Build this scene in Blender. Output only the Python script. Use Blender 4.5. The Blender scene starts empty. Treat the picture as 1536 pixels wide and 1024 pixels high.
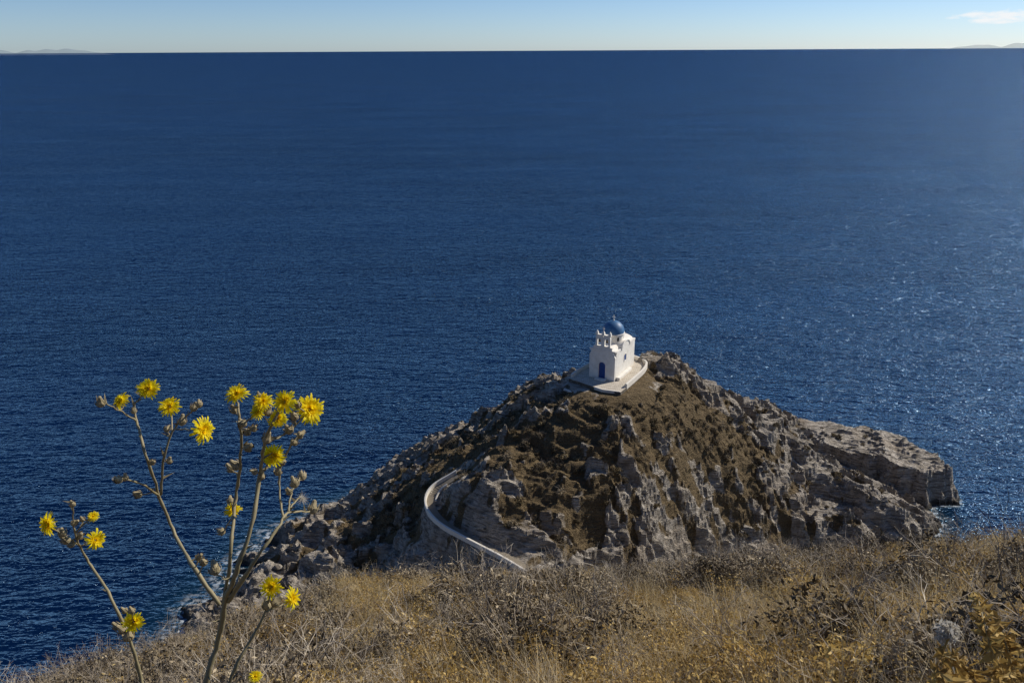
import bpy, bmesh, math, random
import numpy as np
from mathutils import Vector, Matrix
random.seed(7); rng=np.random.default_rng(11)
scene=bpy.context.scene
# ------------------------------------------------------------ survey helper
F=1195.0; TH=math.atan(437/1195.0); ct,st=math.cos(TH),math.sin(TH); EYE=65.0
def S(u,v,z):
    a=(u-768)/F;b=(v-512)/F
    t=(EYE-z)/(st+ct*b)
    return (a*t,(ct-st*b)*t,z)
def V(u,v,Y):
    a=(u-768)/F;b=(v-512)/F
    t=Y/(ct-st*b)
    return Vector((a*t,Y,EYE-(st+ct*b)*t))
# ------------------------------------------------------------ noise
_perm=rng.permutation(256).astype(np.int64); _g=rng.normal(size=(256,3)); _g/=np.linalg.norm(_g,axis=1)[:,None]
def pn(x,y,z=0.0):
    x=np.asarray(x,float);y=np.asarray(y,float);z=np.zeros_like(x)+z
    xi=np.floor(x).astype(np.int64);yi=np.floor(y).astype(np.int64);zi=np.floor(z).astype(np.int64)
    fx=x-xi;fy=y-yi;fz=z-zi
    w=lambda t:t*t*t*(t*(t*6-15)+10)
    ux,uy,uz=w(fx),w(fy),w(fz)
    def c(i,j,k):
        h=_perm[(_perm[(_perm[(xi+i)&255]+yi+j)&255]+zi+k)&255]
        g=_g[h]; return g[...,0]*(fx-i)+g[...,1]*(fy-j)+g[...,2]*(fz-k)
    l=lambda a,b,t:a+t*(b-a)
    return l(l(l(c(0,0,0),c(1,0,0),ux),l(c(0,1,0),c(1,1,0),ux),uy),l(l(c(0,0,1),c(1,0,1),ux),l(c(0,1,1),c(1,1,1),ux),uy),uz)*1.6
def fbm(x,y,o=4,z=0.0):
    s=0;a=1;f=1
    for i in range(o):
        s=s+a*pn(x*f+i*17.3,y*f-i*9.1,z+i*3.7);a*=.5;f*=2.03
    return s
def ridged(x,y,o=4,z=0.0):
    s=0;a=1;f=1
    for i in range(o):
        s=s+a*(1-2*np.abs(pn(x*f+i*13.3,y*f-i*5.1,z+i*2.7)));a*=.5;f*=2.1
    return s
def sstep(a,b,x):
    t=np.clip((x-a)/(b-a),0,1);return t*t*(3-2*t)
# ------------------------------------------------------------ terrain
path_pts=[S(795,858,12),S(755,834,12),S(700,805,12.3),S(662,782,12.6),S(645,757,13.1),S(654,733,14),S(690,710,15.5),S(730,680,17),S(770,648,18.8),S(810,614,20.6),S(842,592,22.2)]
CH=np.array([13.8,102.2]); CHZ=23.3
C=[S(850,590,22),S(895,600,22.3),S(930,600,22.3),S(960,575,22.6),S(985,548,22.3),S(1010,553,21.3),S(1040,579,19),S(1100,609,15),S(1160,624,9.5),
 S(430,792,.6),S(500,785,2.5),S(540,752,3),S(590,702,5),S(650,668,8),S(720,638,12),S(790,590,17.5),S(825,578,20),
 S(500,830,3),S(600,800,7),S(600,740,8),S(450,850,1.5),S(560,860,4),S(650,850,8),S(700,840,9.7),S(680,680,11.5),S(620,720,9),
 S(720,765,15),S(800,740,16),S(800,805,13),S(850,680,18.5),S(900,640,20.7),S(900,700,17.5),S(900,780,13),S(900,830,9.5),
 S(1000,590,21),S(1000,640,19),S(1000,720,14),S(1000,790,9),S(1000,830,5),S(950,760,13.5),
 S(1100,660,14),S(1100,720,10.5),S(1100,780,6),S(1100,825,2.5),S(1060,630,17),
 S(1180,690,8.5),S(1200,710,7),S(1200,760,4.5),S(1200,815,1),S(1260,735,5),S(1300,760,4),S(1300,790,2.5),S(1350,785,2.6),S(1340,808,.6),S(1395,795,-.1),
 S(1180,640,4.5),S(1240,672,2),S(1225,690,3.2),
 S(1300,722,.4),S(1330,740,-.4),S(1370,752,-1.2),S(1400,762,-2.5),S(1440,742,-3.5),S(1260,700,2),
 (-34,103,-2.5),(-22,113,-3),(-8,121,-3),(6,127,-3),(20,129,-3),(34,131,-3),(50,134,-3),(66,131,-3),(74,120,-3),
 (20,71,1),(35,77,-2),(50,85,-3),(62,92,-3),(30,60,-5),(60,75,-5),(80,110,-6),(82,135,-6),(-46,92,-4),(-46,112,-5),(-44,76,-2),
 S(400,840,.5),S(372,900,.4),S(300,930,.3),(-20,72,3),(-10,70,6.5),(0,66,11),(6,68,10),(12,72,6),(2,73,12),(0,55,8),(-30,60,-2),
 (-60,130,-8),(0,148,-8),(60,152,-8),(-65,60,-8),(95,60,-8)]
C+= [tuple(p) for p in path_pts]
C=np.array(C)
def kern(r2): return np.sqrt(r2+4.0)
D2=((C[:,None,:2]-C[None,:,:2])**2).sum(-1)
K=kern(D2)-np.eye(len(C))*0.25
Am=np.block([[K,np.ones((len(C),1))],[np.ones((1,len(C))),np.zeros((1,1))]])
W=np.linalg.solve(Am,np.append(C[:,2],0))
def rbf(x,y):
    out=np.full(x.shape,W[-1])
    for i in range(len(C)):
        out+=W[i]*kern((x-C[i,0])**2+(y-C[i,1])**2)
    return out
AZ=[-180,-110,-60,-38,-28,-18,0,16,31,37,60,110,180]
SL=[-.4,.2,.7,.80,.80,.775,.768,.728,.622,.57,.38,0,-.4]
def hill(x,y):
    r=np.hypot(x,y)+1e-6; az=np.degrees(np.arctan2(x,y))
    s=0
    for d in (-6,-3,0,3,6): s=s+np.interp(az+d,AZ,SL)/5
    R=24+3*np.sin(az*.09+1)
    z=65-s*r-1.7*(r/R-1)**2
    z=z+ (fbm(x/7,y/7,4,5.0)*.45+ridged(x/11,y/11,3,2.)*.2)*sstep(3,16,r)+fbm(x/1.2,y/1.2,3,8.)*.07
    rk=sstep(45,65,r)*sstep(22,2,z)
    z=z+rk*(ridged(x/6,y/6,4,1.)*1.0)
    return z
PP=np.array(path_pts)
def path_dist(x,y,nseg=6):
    best=np.full(x.shape,1e9);bz=np.zeros(x.shape)
    for i in range(nseg):
        a=PP[i];b=PP[i+1];d=b[:2]-a[:2];L=d@d
        t=np.clip(((x-a[0])*d[0]+(y-a[1])*d[1])/L,0,1)
        q=np.hypot(x-a[0]-t*d[0],y-a[1]-t*d[1])
        m=q<best;best=np.where(m,q,best);bz=np.where(m,a[2]+t*(b[2]-a[2]),bz)
    return best,bz
PADC=np.array([13.2,99.8])
def blob(x,y,p,rx,ry,ang=0):
    c,s=math.cos(ang),math.sin(ang);dx=x-p[0];dy=y-p[1]
    return np.exp(-(((dx*c+dy*s)/rx)**2+((-dx*s+dy*c)/ry)**2))
def vegmask(x,y,z):
    v=.7*blob(x,y,S(880,640,20),6,6)+.65*blob(x,y,S(960,640,18),6,5)+.8*blob(x,y,S(1090,665,14),8,4,.5)+.7*blob(x,y,S(790,690,18),8,9,.8)+.8*blob(x,y,S(720,660,13),13,6,.6)+.7*blob(x,y,S(1030,620,18),8,4)+.75*blob(x,y,S(620,770,7),12,8)+.5*blob(x,y,S(850,790,12),7,4)+.45*blob(x,y,S(1000,700,14),11,7)+.3*blob(x,y,S(1150,740,8),9,6)
    v=v+fbm(x/2.6,y/2.6,5,3.)*.95
    return sstep(.30,.80,v)
SLAB=np.array([S(1172,632,5.8)[:2],S(1260,638,6)[:2],S(1345,654,5.6)[:2],S(1398,684,5)[:2],S(1424,722,3.2)[:2],S(1385,722,3.6)[:2],S(1290,697,4.8)[:2],S(1225,668,5.5)[:2]])
def poly_sd(x,y,P):
    d=np.full(x.shape,1e9);ins=np.zeros(x.shape,bool);n=len(P)
    for i in range(n):
        a=P[i];b=P[(i+1)%n];e=b-a;t=np.clip(((x-a[0])*e[0]+(y-a[1])*e[1])/(e@e),0,1)
        d=np.minimum(d,np.hypot(x-a[0]-t*e[0],y-a[1]-t*e[1]))
        c=((a[1]>y)!=(b[1]>y))&(x<(b[0]-a[0])*(y-a[1])/(b[1]-a[1]+1e-12)+a[0]);ins^=c
    return np.where(ins,-d,d)
def ledge(q,s,k,lo=.4):
    fl=np.floor(q/s);fr=q/s-fl
    return q+(s*(fl+sstep(lo,.92,fr))-q)*k
def height(x,y,detail=True):
    h=hill(x,y)
    wx=x+fbm(x/9,y/9,3,1.)*.8;wy=y+fbm(x/9,y/9,3,6.)*.8
    g=rbf(wx,wy)
    pd,pz=path_dist(x,y)
    cd=np.hypot(x-PADC[0],y-PADC[1])
    vg=vegmask(x,y,g)
    amp=(1-.45*vg)*sstep(1.,5.,pd)*sstep(4.5,9.,cd)*sstep(-3,1,g)
    qx=x+fbm(x/7,y/7,3,7.)*1.5;qy=y+fbm(x/7,y/7,3,12.)*1.5
    rx=.94*qx-.34*qy; ry=.34*qx+.94*qy
    g=g+amp*((ridged(rx/15,ry/5,3,1.)-.4)*1.5+(ridged(rx/6,ry/2.2,3,4.)-.4)*.7+(ridged(rx/2.6,ry/.95,3,6.)-.4)*.26)
    g=g+(.10+.5*amp)*fbm(x/1.6,y/1.6,4,9.)*.34
    sd=poly_sd(wx,wy,SLAB)+fbm(x/3,y/3,4,2.)*.9
    tt=np.clip((x-48)/22,0,1)
    top=6.3-1.7*tt**1.5+fbm(x/7,y/7,3,15.)*.4+(ridged(x/5,y/1.3,3,3.)-.4)*.36
    sl=top-np.clip(sd,0,9)**.8*3.4
    slab=sstep(1.5,-.5,sd)
    g=np.maximum(g,sl)
    dip=.20*x-.16*y+fbm(x/10,y/10,2,4.)*.9
    a=np.clip(amp+slab,0,1)
    g=ledge(g+dip,1.5,.5*a)
    g=ledge(g,.5,.75*a)-dip
    d2=-.9*ry+fbm(x/8,y/8,2,14.)*1.
    g=ledge(g+d2,1.3,.5*a*(1-slab),.3)-d2
    w=sstep(1.9,.7,pd);g=g*(1-w)+(pz-.05)*w
    w=sstep(7.2,5.2,cd);g=g*(1-w)+(CHZ-.45)*w
    k=1.2
    hh=np.clip(.5+.5*(g-h)/k,0,1)
    out=h*(1-hh)+g*hh+k*hh*(1-hh)
    return out,hh,vg*(1-slab)
def grid_mesh(name,xs,ys,fn,smooth=False,attrs=()):
    X,Y=np.meshgrid(xs,ys);Z,A=fn(X,Y)
    n,m=X.shape
    co=np.stack([X,Y,Z],-1).reshape(-1,3).astype(np.float32)
    i=np.arange(n*m).reshape(n,m)
    q=np.stack([i[:-1,:-1],i[:-1,1:],i[1:,1:],i[1:,:-1]],-1).reshape(-1,4)
    me=bpy.data.meshes.new(name);me.vertices.add(len(co));me.vertices.foreach_set('co',co.ravel())
    me.loops.add(q.size);me.loops.foreach_set('vertex_index',q.ravel().astype(np.int32))
    me.polygons.add(len(q));me.polygons.foreach_set('loop_start',(np.arange(len(q))*4).astype(np.int32))
    me.update(calc_edges=True)
    me.polygons.foreach_set('use_smooth',np.full(len(q),smooth))
    for k,vv in A.items():
        at=me.attributes.new(k,'FLOAT','POINT');at.data.foreach_set('value',vv.ravel().astype(np.float32))
    ob=bpy.data.objects.new(name,me);scene.collection.objects.link(ob);return ob
# ------------------------------------------------------------ material helpers
class NT:
    def __init__(s,name):
        s.m=bpy.data.materials.new(name);s.m.use_nodes=True;s.t=s.m.node_tree;s.n=s.t.nodes;s.l=s.t.links
        s.n.clear();s.out=s.n.new('ShaderNodeOutputMaterial')
    def new(s,ty,**k):
        nd=s.n.new(ty)
        for a,b in k.items(): setattr(nd,a,b)
        return nd
    def link(s,a,b): s.l.new(a,b)
    def noise(s,vec,scale,detail=4,rough=.55,dist=0):
        nd=s.new('ShaderNodeTexNoise');nd.inputs['Scale'].default_value=scale;nd.inputs['Detail'].default_value=detail;nd.inputs['Roughness'].default_value=rough;nd.inputs['Distortion'].default_value=dist
        if vec is not None:s.link(vec,nd.inputs['Vector'])
        return nd.outputs['Fac']
    def ramp(s,fac,stops):
        nd=s.new('ShaderNodeValToRGB');e=nd.color_ramp.elements
        e[0].position=stops[0][0];e[0].color=(*stops[0][1],1);e[1].position=stops[-1][0];e[1].color=(*stops[-1][1],1)
        for p,c in stops[1:-1]:
            x=e.new(p);x.color=(*c,1)
        s.link(fac,nd.inputs['Fac']);return nd.outputs['Color']
    def mix(s,f,a,b,mode='MIX'):
        nd=s.new('ShaderNodeMixRGB',blend_type=mode)
        for i,x in enumerate((f,a,b)):
            if isinstance(x,(int,float)): nd.inputs[i].default_value=x if i==0 else (x,x,x,1)
            elif isinstance(x,tuple): nd.inputs[i].default_value=(*x,1)
            else: s.link(x,nd.inputs[i])
        return nd.outputs[0]
    def math(s,op,a,b=0.0,clamp=False):
        nd=s.new('ShaderNodeMath',operation=op,use_clamp=clamp)
        for i,x in enumerate((a,b)):
            if isinstance(x,(int,float)): nd.inputs[i].default_value=x
            else: s.link(x,nd.inputs[i])
        return nd.outputs[0]
    def rng(s,v,a,b,c=0,d=1):
        nd=s.new('ShaderNodeMapRange');s.link(v,nd.inputs[0])
        for i,x in enumerate((a,b,c,d)): nd.inputs[i+1].default_value=x
        return nd.outputs[0]
    def mapv(s,vec,scale=(1,1,1),rot=(0,0,0),loc=(0,0,0)):
        nd=s.new('ShaderNodeMapping');nd.inputs['Scale'].default_value=scale;nd.inputs['Rotation'].default_value=rot;nd.inputs['Location'].default_value=loc;s.link(vec,nd.inputs[0]);return nd.outputs[0]
    def bump(s,h,strength,dist,normal=None):
        nd=s.new('ShaderNodeBump');nd.inputs['Strength'].default_value=strength;nd.inputs['Distance'].default_value=dist;s.link(h,nd.inputs['Height'])
        if normal is not None:s.link(normal,nd.inputs['Normal'])
        return nd.outputs[0]
    def bsdf(s,col,rough=.8,spec=.3,normal=None,**k):
        nd=s.new('ShaderNodeBsdfPrincipled')
        if isinstance(col,tuple): nd.inputs['Base Color'].default_value=(*col,1)
        else:s.link(col,nd.inputs['Base Color'])
        if isinstance(rough,(int,float)): nd.inputs['Roughness'].default_value=rough
        else:s.link(rough,nd.inputs['Roughness'])
        nd.inputs['Specular IOR Level'].default_value=spec
        if normal is not None:s.link(normal,nd.inputs['Normal'])
        for a,b in k.items(): nd.inputs[a].default_value=b
        return nd.outputs[0]
    def finish(s,sh): s.link(sh,s.out.inputs[0]);return s.m
def pos(n): return n.new('ShaderNodeNewGeometry').outputs['Position']
def attr(n,a): return n.new('ShaderNodeAttribute',attribute_name=a).outputs['Fac']
def ground_mat(name):
    n=NT(name);p=pos(n)
    sep=n.new('ShaderNodeSeparateXYZ');n.link(p,sep.inputs[0])
    big=n.noise(p,.16,5,.6);med=n.noise(p,.9,6,.65);fine=n.noise(p,6,5,.7)
    pm=n.mapv(p,(.3,.9,3.0),(.16,-.2,-.33))
    strata=n.noise(pm,1.3,6,.65,.6)
    rock=n.ramp(med,[(.25,(.24,.20,.155)),(.42,(.42,.37,.30)),(.58,(.58,.52,.44)),(.8,(.70,.65,.56))])
    rock=n.mix(n.rng(strata,.38,.53),n.mix(.75,rock,(.05,.04,.03)),rock)
    rock=n.mix(n.rng(big,.5,.7,0,.4),rock,(.30,.215,.13))
    rock=n.mix(n.rng(fine,.35,.7,.0,.35),rock,(.09,.073,.055))
    soil=n.ramp(fine,[(.25,(.07,.048,.025)),(.5,(.165,.118,.06)),(.75,(.29,.215,.12))])
    soil=n.mix(n.rng(med,.4,.7,0,.6),soil,(.08,.058,.03))
    vv=n.math('ADD',attr(n,'veg'),n.math('MULTIPLY',n.math('SUBTRACT',med,.5),2.2),True)
    col=n.mix(n.rng(vv,.25,.6),rock,soil)
    hs=n.ramp(fine,[(.25,(.08,.06,.034)),(.5,(.18,.135,.075)),(.75,(.31,.24,.145))])
    hs=n.mix(n.rng(med,.5,.66,0,.5),hs,(.11,.085,.05))
    col=n.mix(attr(n,'hillm'),col,hs)
    wet=n.math('ADD',sep.outputs[2],n.math('MULTIPLY',big,-1.2))
    col=n.mix(n.rng(wet,-.3,.5,.85,0),col,(.015,.013,.011))
    vor=n.new('ShaderNodeTexVoronoi',feature='DISTANCE_TO_EDGE');vor.inputs['Scale'].default_value=.55
    n.link(n.mix(.35,n.mapv(p,(.7,2.1,1.8),(.2,.1,-.33)),n.new('ShaderNodeTexNoise').outputs['Color'],'ADD'),vor.inputs['Vector'])
    crack=n.rng(vor.outputs['Distance'],0,.05)
    h=n.math('ADD',n.math('MULTIPLY',med,.9),n.math('MULTIPLY',strata,1.3))
    h=n.math('ADD',h,n.math('MULTIPLY',fine,.3))
    h=n.math('ADD',h,n.math('MULTIPLY',crack,.2))
    return n.finish(n.bsdf(col,.9,.2,n.bump(h,.95,.6)))
MG=ground_mat('rock_and_scrub')
def f_head(X,Y):
    h,hh,vg=height(X,Y);return h,{'veg':vg*hh,'hillm':(1-sstep(.1,.9,hh))*sstep(8,22,h)}
xs=np.arange(-62,90,.2)
head=grid_mesh('rocky_headland',xs,np.arange(62,142,.2),f_head);head.data.materials.append(MG)
xs2=np.concatenate([np.arange(-130,-45,2.),np.arange(-45,55,.3),np.arange(55,150,2.)])
ys2=np.concatenate([np.arange(-40,-2,1.5),np.arange(-2,50,.3),np.arange(50,62.2,.4)]);ys2[-1]=62.05
hillo=grid_mesh('hillside',xs2,ys2,f_head,True);hillo.data.materials.append(MG)
# ------------------------------------------------------------ sea
def gx(lo,hi,d,far):
    mid=np.arange(lo,hi,d);out=[];s=d;v=hi
    while v<far: out.append(v);s*=1.25;v+=s
    out.append(far);neg=[];s=d;v=lo-d
    while v>-far: neg.append(v);s*=1.25;v-=s
    neg.append(-far);return np.array(neg[::-1]+list(mid)+out)
SX=gx(-60,90,.5,60000);SY=gx(60,145,.5,60000)
def f_sea(X,Y):
    m=(X>-62)&(X<92)&(Y>58)&(Y<147)
    dep=np.full(X.shape,-20.);h,_,_=height(X[m],Y[m]);dep[m]=h
    return np.zeros(X.shape),{'bed':dep}
sea=grid_mesh('sea',SX,SY,f_sea,True)
def sea_mat():
    n=NT('sea_water');p=pos(n)
    g=n.noise(n.mapv(p,(1,2.2,1),(0,0,.2)),.004,4,.6)
    g2=n.noise(n.mapv(p,(.5,2.,1),(0,0,.15)),.02,3,.6)
    def H(off):
        q=n.mapv(p,(1,1,1),(0,0,0),off)
        m1=n.mapv(q,(.5,1.45,1),(0,0,.18));m2=n.mapv(q,(.6,1.4,1),(0,0,-.2))
        w0=n.noise(m1,.05,2,.5);w1=n.noise(m1,.31,3,.6,.6);w2=n.noise(m2,.95,3,.6,.6);w3=n.noise(m2,3.2,2,.6)
        h=n.math('ADD',n.math('MULTIPLY',w0,2.6),n.math('MULTIPLY',w1,2.1))
        h=n.math('ADD',h,n.math('MULTIPLY',w2,.95));return n.math('ADD',h,n.math('MULTIPLY',w3,.24))
    e=.12
    h0=H((0,0,0));hx=H((e,0,0));hy=H((0,e,0))
    sp=n.rng(n.noise(n.mapv(p,(1,1.3,1)),1.1,2,.7),.58,.68)
    amp=n.math('ADD',n.rng(g2,.3,.7,.75,1.25),n.math('MULTIPLY',sp,1.4))
    dx=n.math('MULTIPLY',n.math('MULTIPLY',n.math('SUBTRACT',h0,hx),1/e),amp);dy=n.math('MULTIPLY',n.math('MULTIPLY',n.math('SUBTRACT',h0,hy),1/e),amp)
    cb=n.new('ShaderNodeCombineXYZ');n.link(dx,cb.inputs[0]);n.link(dy,cb.inputs[1]);cb.inputs[2].default_value=1
    nv=n.new('ShaderNodeVectorMath',operation='NORMALIZE');n.link(cb.outputs[0],nv.inputs[0])
    col=n.mix(n.rng(g,.35,.65),(.0004,.006,.028),(.0009,.011,.046))
    bed=attr(n,'bed');col=n.mix(n.rng(bed,-3.5,-.2,0,.6),col,(.008,.035,.045))
    fo=n.math('MULTIPLY',n.rng(bed,-1.6,-.1),n.rng(n.noise(p,1.1,6,.7),.48,.60))
    df=n.new('ShaderNodeBsdfDiffuse');n.link(col,df.inputs[0])
    gl=n.new('ShaderNodeBsdfGlossy');gl.inputs[0].default_value=(.44,.69,1,1);n.link(nv.outputs[0],gl.inputs['Normal'])
    n.link(n.math('ADD',n.math('MULTIPLY',sp,.08),.15),gl.inputs['Roughness'])
    fr=n.new('ShaderNodeFresnel');fr.inputs[0].default_value=1.333;n.link(nv.outputs[0],fr.inputs['Normal'])
    m=n.new('ShaderNodeMixShader');n.link(n.math('MULTIPLY',fr.outputs[0],.88),m.inputs[0]);n.link(df.outputs[0],m.inputs[1]);n.link(gl.outputs[0],m.inputs[2])
    wf=n.new('ShaderNodeBsdfDiffuse');wf.inputs[0].default_value=(.6,.65,.68,1)
    m2=n.new('ShaderNodeMixShader');n.link(n.math('MULTIPLY',fo,.85),m2.inputs[0]);n.link(m.outputs[0],m2.inputs[1]);n.link(wf.outputs[0],m2.inputs[2])
    return n.finish(m2.outputs[0])
sea.data.materials.append(sea_mat())
# ------------------------------------------------------------ distant islands
def island(name,azd,dist,wid,hgt,seed):
    n=90;vs=[];fs=[]
    a=math.radians(azd);cx,cy=math.sin(a)*dist,math.cos(a)*dist;rx,ry=math.cos(a),-math.sin(a)
    t=np.linspace(-1,1,n)
    prof=(np.clip(1-t**2,0,1)**.8)*(.55+.45*pn(t*2.2+seed,t*0+seed)+.2*pn(t*7+seed,t*0))
    prof=np.clip(prof,0,2)*hgt
    for j in range(7):
        q=j/6; k=math.sin(q*math.pi)
        for i in range(n):
            o=(q-.5)*wid*.35
            vs.append((cx+rx*t[i]*wid/2+math.sin(a)*o,cy+ry*t[i]*wid/2+math.cos(a)*o,prof[i]*k-5))
    for j in range(6):
        for i in range(n-1):
            b=j*n+i;fs.append((b,b+1,b+n+1,b+n))
    me=bpy.data.meshes.new(name);me.from_pydata(vs,[],fs);ob=bpy.data.objects.new(name,me);scene.collection.objects.link(ob)
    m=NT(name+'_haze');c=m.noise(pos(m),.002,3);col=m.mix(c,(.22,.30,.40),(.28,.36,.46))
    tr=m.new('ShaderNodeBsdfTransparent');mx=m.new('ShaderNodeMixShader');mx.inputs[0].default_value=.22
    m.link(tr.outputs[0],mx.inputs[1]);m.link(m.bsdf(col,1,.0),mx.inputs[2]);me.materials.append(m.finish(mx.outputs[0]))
    for pl in me.polygons:pl.use_smooth=True
island('distant_island',-30.5,24000,4600,300,1.3)
island('distant_island',32.0,26000,4800,300,4.1)
# ------------------------------------------------------------ generic mesh builder
class MB:
    def __init__(s): s.v=[];s.f=[];s.n=0;s.mi=[]
    def add(s,v,f,mi=0):
        v=np.asarray(v,float).reshape(-1,3)
        s.v.append(v);
        for q in f:s.f.append(tuple(int(i)+s.n for i in q));s.mi.append(mi)
        s.n+=len(v)
    def obj(s,name,mats,parent=None,smooth=False,link=True):
        me=bpy.data.meshes.new(name);me.from_pydata([tuple(x) for x in np.concatenate(s.v)],[],s.f)
        for m in mats: me.materials.append(m)
        me.polygons.foreach_set('material_index',s.mi);me.polygons.foreach_set('use_smooth',[smooth]*len(s.f));me.update()
        ob=bpy.data.objects.new(name,me)
        if link: scene.collection.objects.link(ob)
        if parent: ob.parent=parent
        return ob
def tube(mb,pts,rad,sides=7,mi=0,cap=True):
    pts=[Vector(p) for p in pts];n=len(pts)
    if isinstance(rad,(int,float)): rad=[rad]*n
    prev=None;vs=[]
    for i,p in enumerate(pts):
        d=(pts[min(i+1,n-1)]-pts[max(i-1,0)]).normalized()
        if prev is None: u=d.orthogonal().normalized()
        else:
            u=(prev-d*prev.dot(d)).normalized()
        prev=u;w=d.cross(u)
        for k in range(sides):
            a=2*math.pi*k/sides;vs.append(p+(u*math.cos(a)+w*math.sin(a))*rad[i])
    fs=[]
    for i in range(n-1):
        for k in range(sides):
            k2=(k+1)%sides;fs.append((i*sides+k,i*sides+k2,(i+1)*sides+k2,(i+1)*sides+k))
    if cap: fs.append(tuple(range(sides))[::-1]);fs.append(tuple((n-1)*sides+k for k in range(sides)))
    mb.add([tuple(v) for v in vs],fs,mi)
def smooth_poly(pts,n=6):
    pts=[Vector(p) for p in pts];out=[]
    P=[pts[0]*2-pts[1]]+pts+[pts[-1]*2-pts[-2]]
    for i in range(1,len(P)-2):
        for k in range(n):
            t=k/n;a,b,c,d=P[i-1],P[i],P[i+1],P[i+2]
            out.append(.5*((2*b)+(c-a)*t+(2*a-5*b+4*c-d)*t*t+(3*b-a-3*c+d)*t**3))
    out.append(pts[-1]);return out
def box(mb,x0,x1,y0,y1,z0,z1,mi=0):
    mb.add([(x0,y0,z0),(x1,y0,z0),(x1,y1,z0),(x0,y1,z0),(x0,y0,z1),(x1,y0,z1),(x1,y1,z1),(x0,y1,z1)],
      [(3,2,1,0),(4,5,6,7),(0,1,5,4),(1,2,6,5),(2,3,7,6),(3,0,4,7)],mi)
def prism(mb,poly,z0,z1,mi=0):
    n=len(poly);v=[(p[0],p[1],z0) for p in poly]+[(p[0],p[1],z1) for p in poly]
    mb.add(v,[tuple(range(n))[::-1],tuple(range(n,2*n))]+[(i,(i+1)%n,n+(i+1)%n,n+i) for i in range(n)],mi)
def bevel(ob,w=.05,seg=2):
    m=ob.modifiers.new('bevel','BEVEL');m.width=w;m.segments=seg;m.limit_method='ANGLE'
# ------------------------------------------------------------ chapel
def white():
    n=NT('whitewash');p=pos(n);c=n.mix(n.rng(n.noise(p,1.4,5,.65),.4,.7),(.80,.77,.70),(.68,.64,.56))
    return n.finish(n.bsdf(c,.85,.2,n.bump(n.noise(p,5,4),.3,.05)))
WH=white()
def simple(name,a,b,sc,rough=.7,spec=.3,bs=.2,bd=.02):
    n=NT(name);p=pos(n);f=n.noise(p,sc,5,.6);return n.finish(n.bsdf(n.mix(f,a,b),rough,spec,n.bump(f,bs,bd)))
WW=simple('weathered_limewash',(.78,.74,.66),(.58,.53,.45),2.2,.9,.2,.4,.05)
BL=simple('dome_blue_paint',(.03,.10,.22),(.05,.15,.30),2.5,.5,.4)
DB=simple('door_blue_paint',(.012,.05,.22),(.02,.08,.30),3,.5,.5)
DK=simple('dark_recess',(.02,.02,.02),(.03,.03,.03),3)
def pave():
    n=NT('terrace_paving');p=pos(n)
    br=n.new('ShaderNodeTexBrick');br.inputs['Scale'].default_value=.9;br.inputs['Mortar Size'].default_value=.03
    br.inputs['Color1'].default_value=(.52,.45,.36,1);br.inputs['Color2'].default_value=(.40,.35,.27,1);br.inputs['Mortar'].default_value=(.66,.62,.54,1)
    n.link(p,br.inputs['Vector']);return n.finish(n.bsdf(n.mix(n.rng(n.noise(p,2,5),.4,.7,0,.5),br.outputs[0],(.28,.23,.17)),.9,.2))
PV=pave()
def stonew():
    n=NT('dry_stone_wall');p=pos(n);v=n.new('ShaderNodeTexVoronoi');v.inputs['Scale'].default_value=2.6;n.link(n.mapv(p,(1,1,1.9)),v.inputs['Vector'])
    e=n.new('ShaderNodeTexVoronoi',feature='DISTANCE_TO_EDGE');e.inputs['Scale'].default_value=2.6;n.link(n.mapv(p,(1,1,1.9)),e.inputs['Vector'])
    c=n.mix(v.outputs['Color'],(.11,.09,.07),(.24,.21,.17));c=n.mix(n.rng(e.outputs['Distance'],0,.08,1,0),c,(.02,.018,.015))
    return n.finish(n.bsdf(c,.9,.2,n.bump(n.rng(e.outputs['Distance'],0,.12),.7,.1)))
SW=stonew()
chapel=bpy.data.objects.new('white_chapel',None);scene.collection.objects.link(chapel)
ang=math.radians(-30);chapel.location=(CH[0],CH[1],CHZ);chapel.rotation_euler=(0,0,ang)
hw,hl,bh=1.85,3.5,3.75
mb=MB()
def arch_pts(w,h0,n=10):
    r=w/2;return [(-r,0)]+[(-r*math.cos(math.pi*i/n),h0+r*math.sin(math.pi*i/n)) for i in range(n+1)]+[(r,0)]
def wall_with_arch(mb,half,top,w,h0,mapf,depth,z0=0.0,cx=0.0,mi=0):
    ap=arch_pts(w,h0);ap=[(cx+x,z) for x,z in ap]
    outer=[(-half,z0)]
    m=len(ap);k=m-2
    for i in range(1,m-1):
        t=(i-1)/(k-1)
        if t<.25: o=(-half,z0+(top-z0)*(t/.25))
        elif t<.75: o=(-half+2*half*(t-.25)/.5,top)
        else: o=(half,top-(top-z0)*(t-.75)/.25)
        outer.append(o)
    outer.append((half,z0))
    inn=[(x,z+z0) for x,z in ap]
    for d in (0,depth):
        vs=[mapf(x,d,z) for x,z in outer]+[mapf(x,d,z) for x,z in inn]
        fs=[(i,i+1,m+i+1,m+i) for i in range(m-1)]
        mb.add(vs,fs if d else [f[::-1] for f in fs],mi)
    vs=[mapf(x,0,z) for x,z in inn]+[mapf(x,depth,z) for x,z in inn]
    mb.add(vs,[(i,i+1,m+i+1,m+i) for i in range(m-1)],mi)
    vs=[mapf(x,0,z) for x,z in outer]+[mapf(x,depth,z) for x,z in outer]
    mb.add(vs,[(i,i+1,m+i+1,m+i) for i in range(m-1)],mi)
wall_with_arch(mb,hw,4.05,1.0,1.95,lambda x,d,z:(x,-hl+d,z),.35)
ob=mb.obj('facade_wall',[WH],chapel)
mb=MB()
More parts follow.
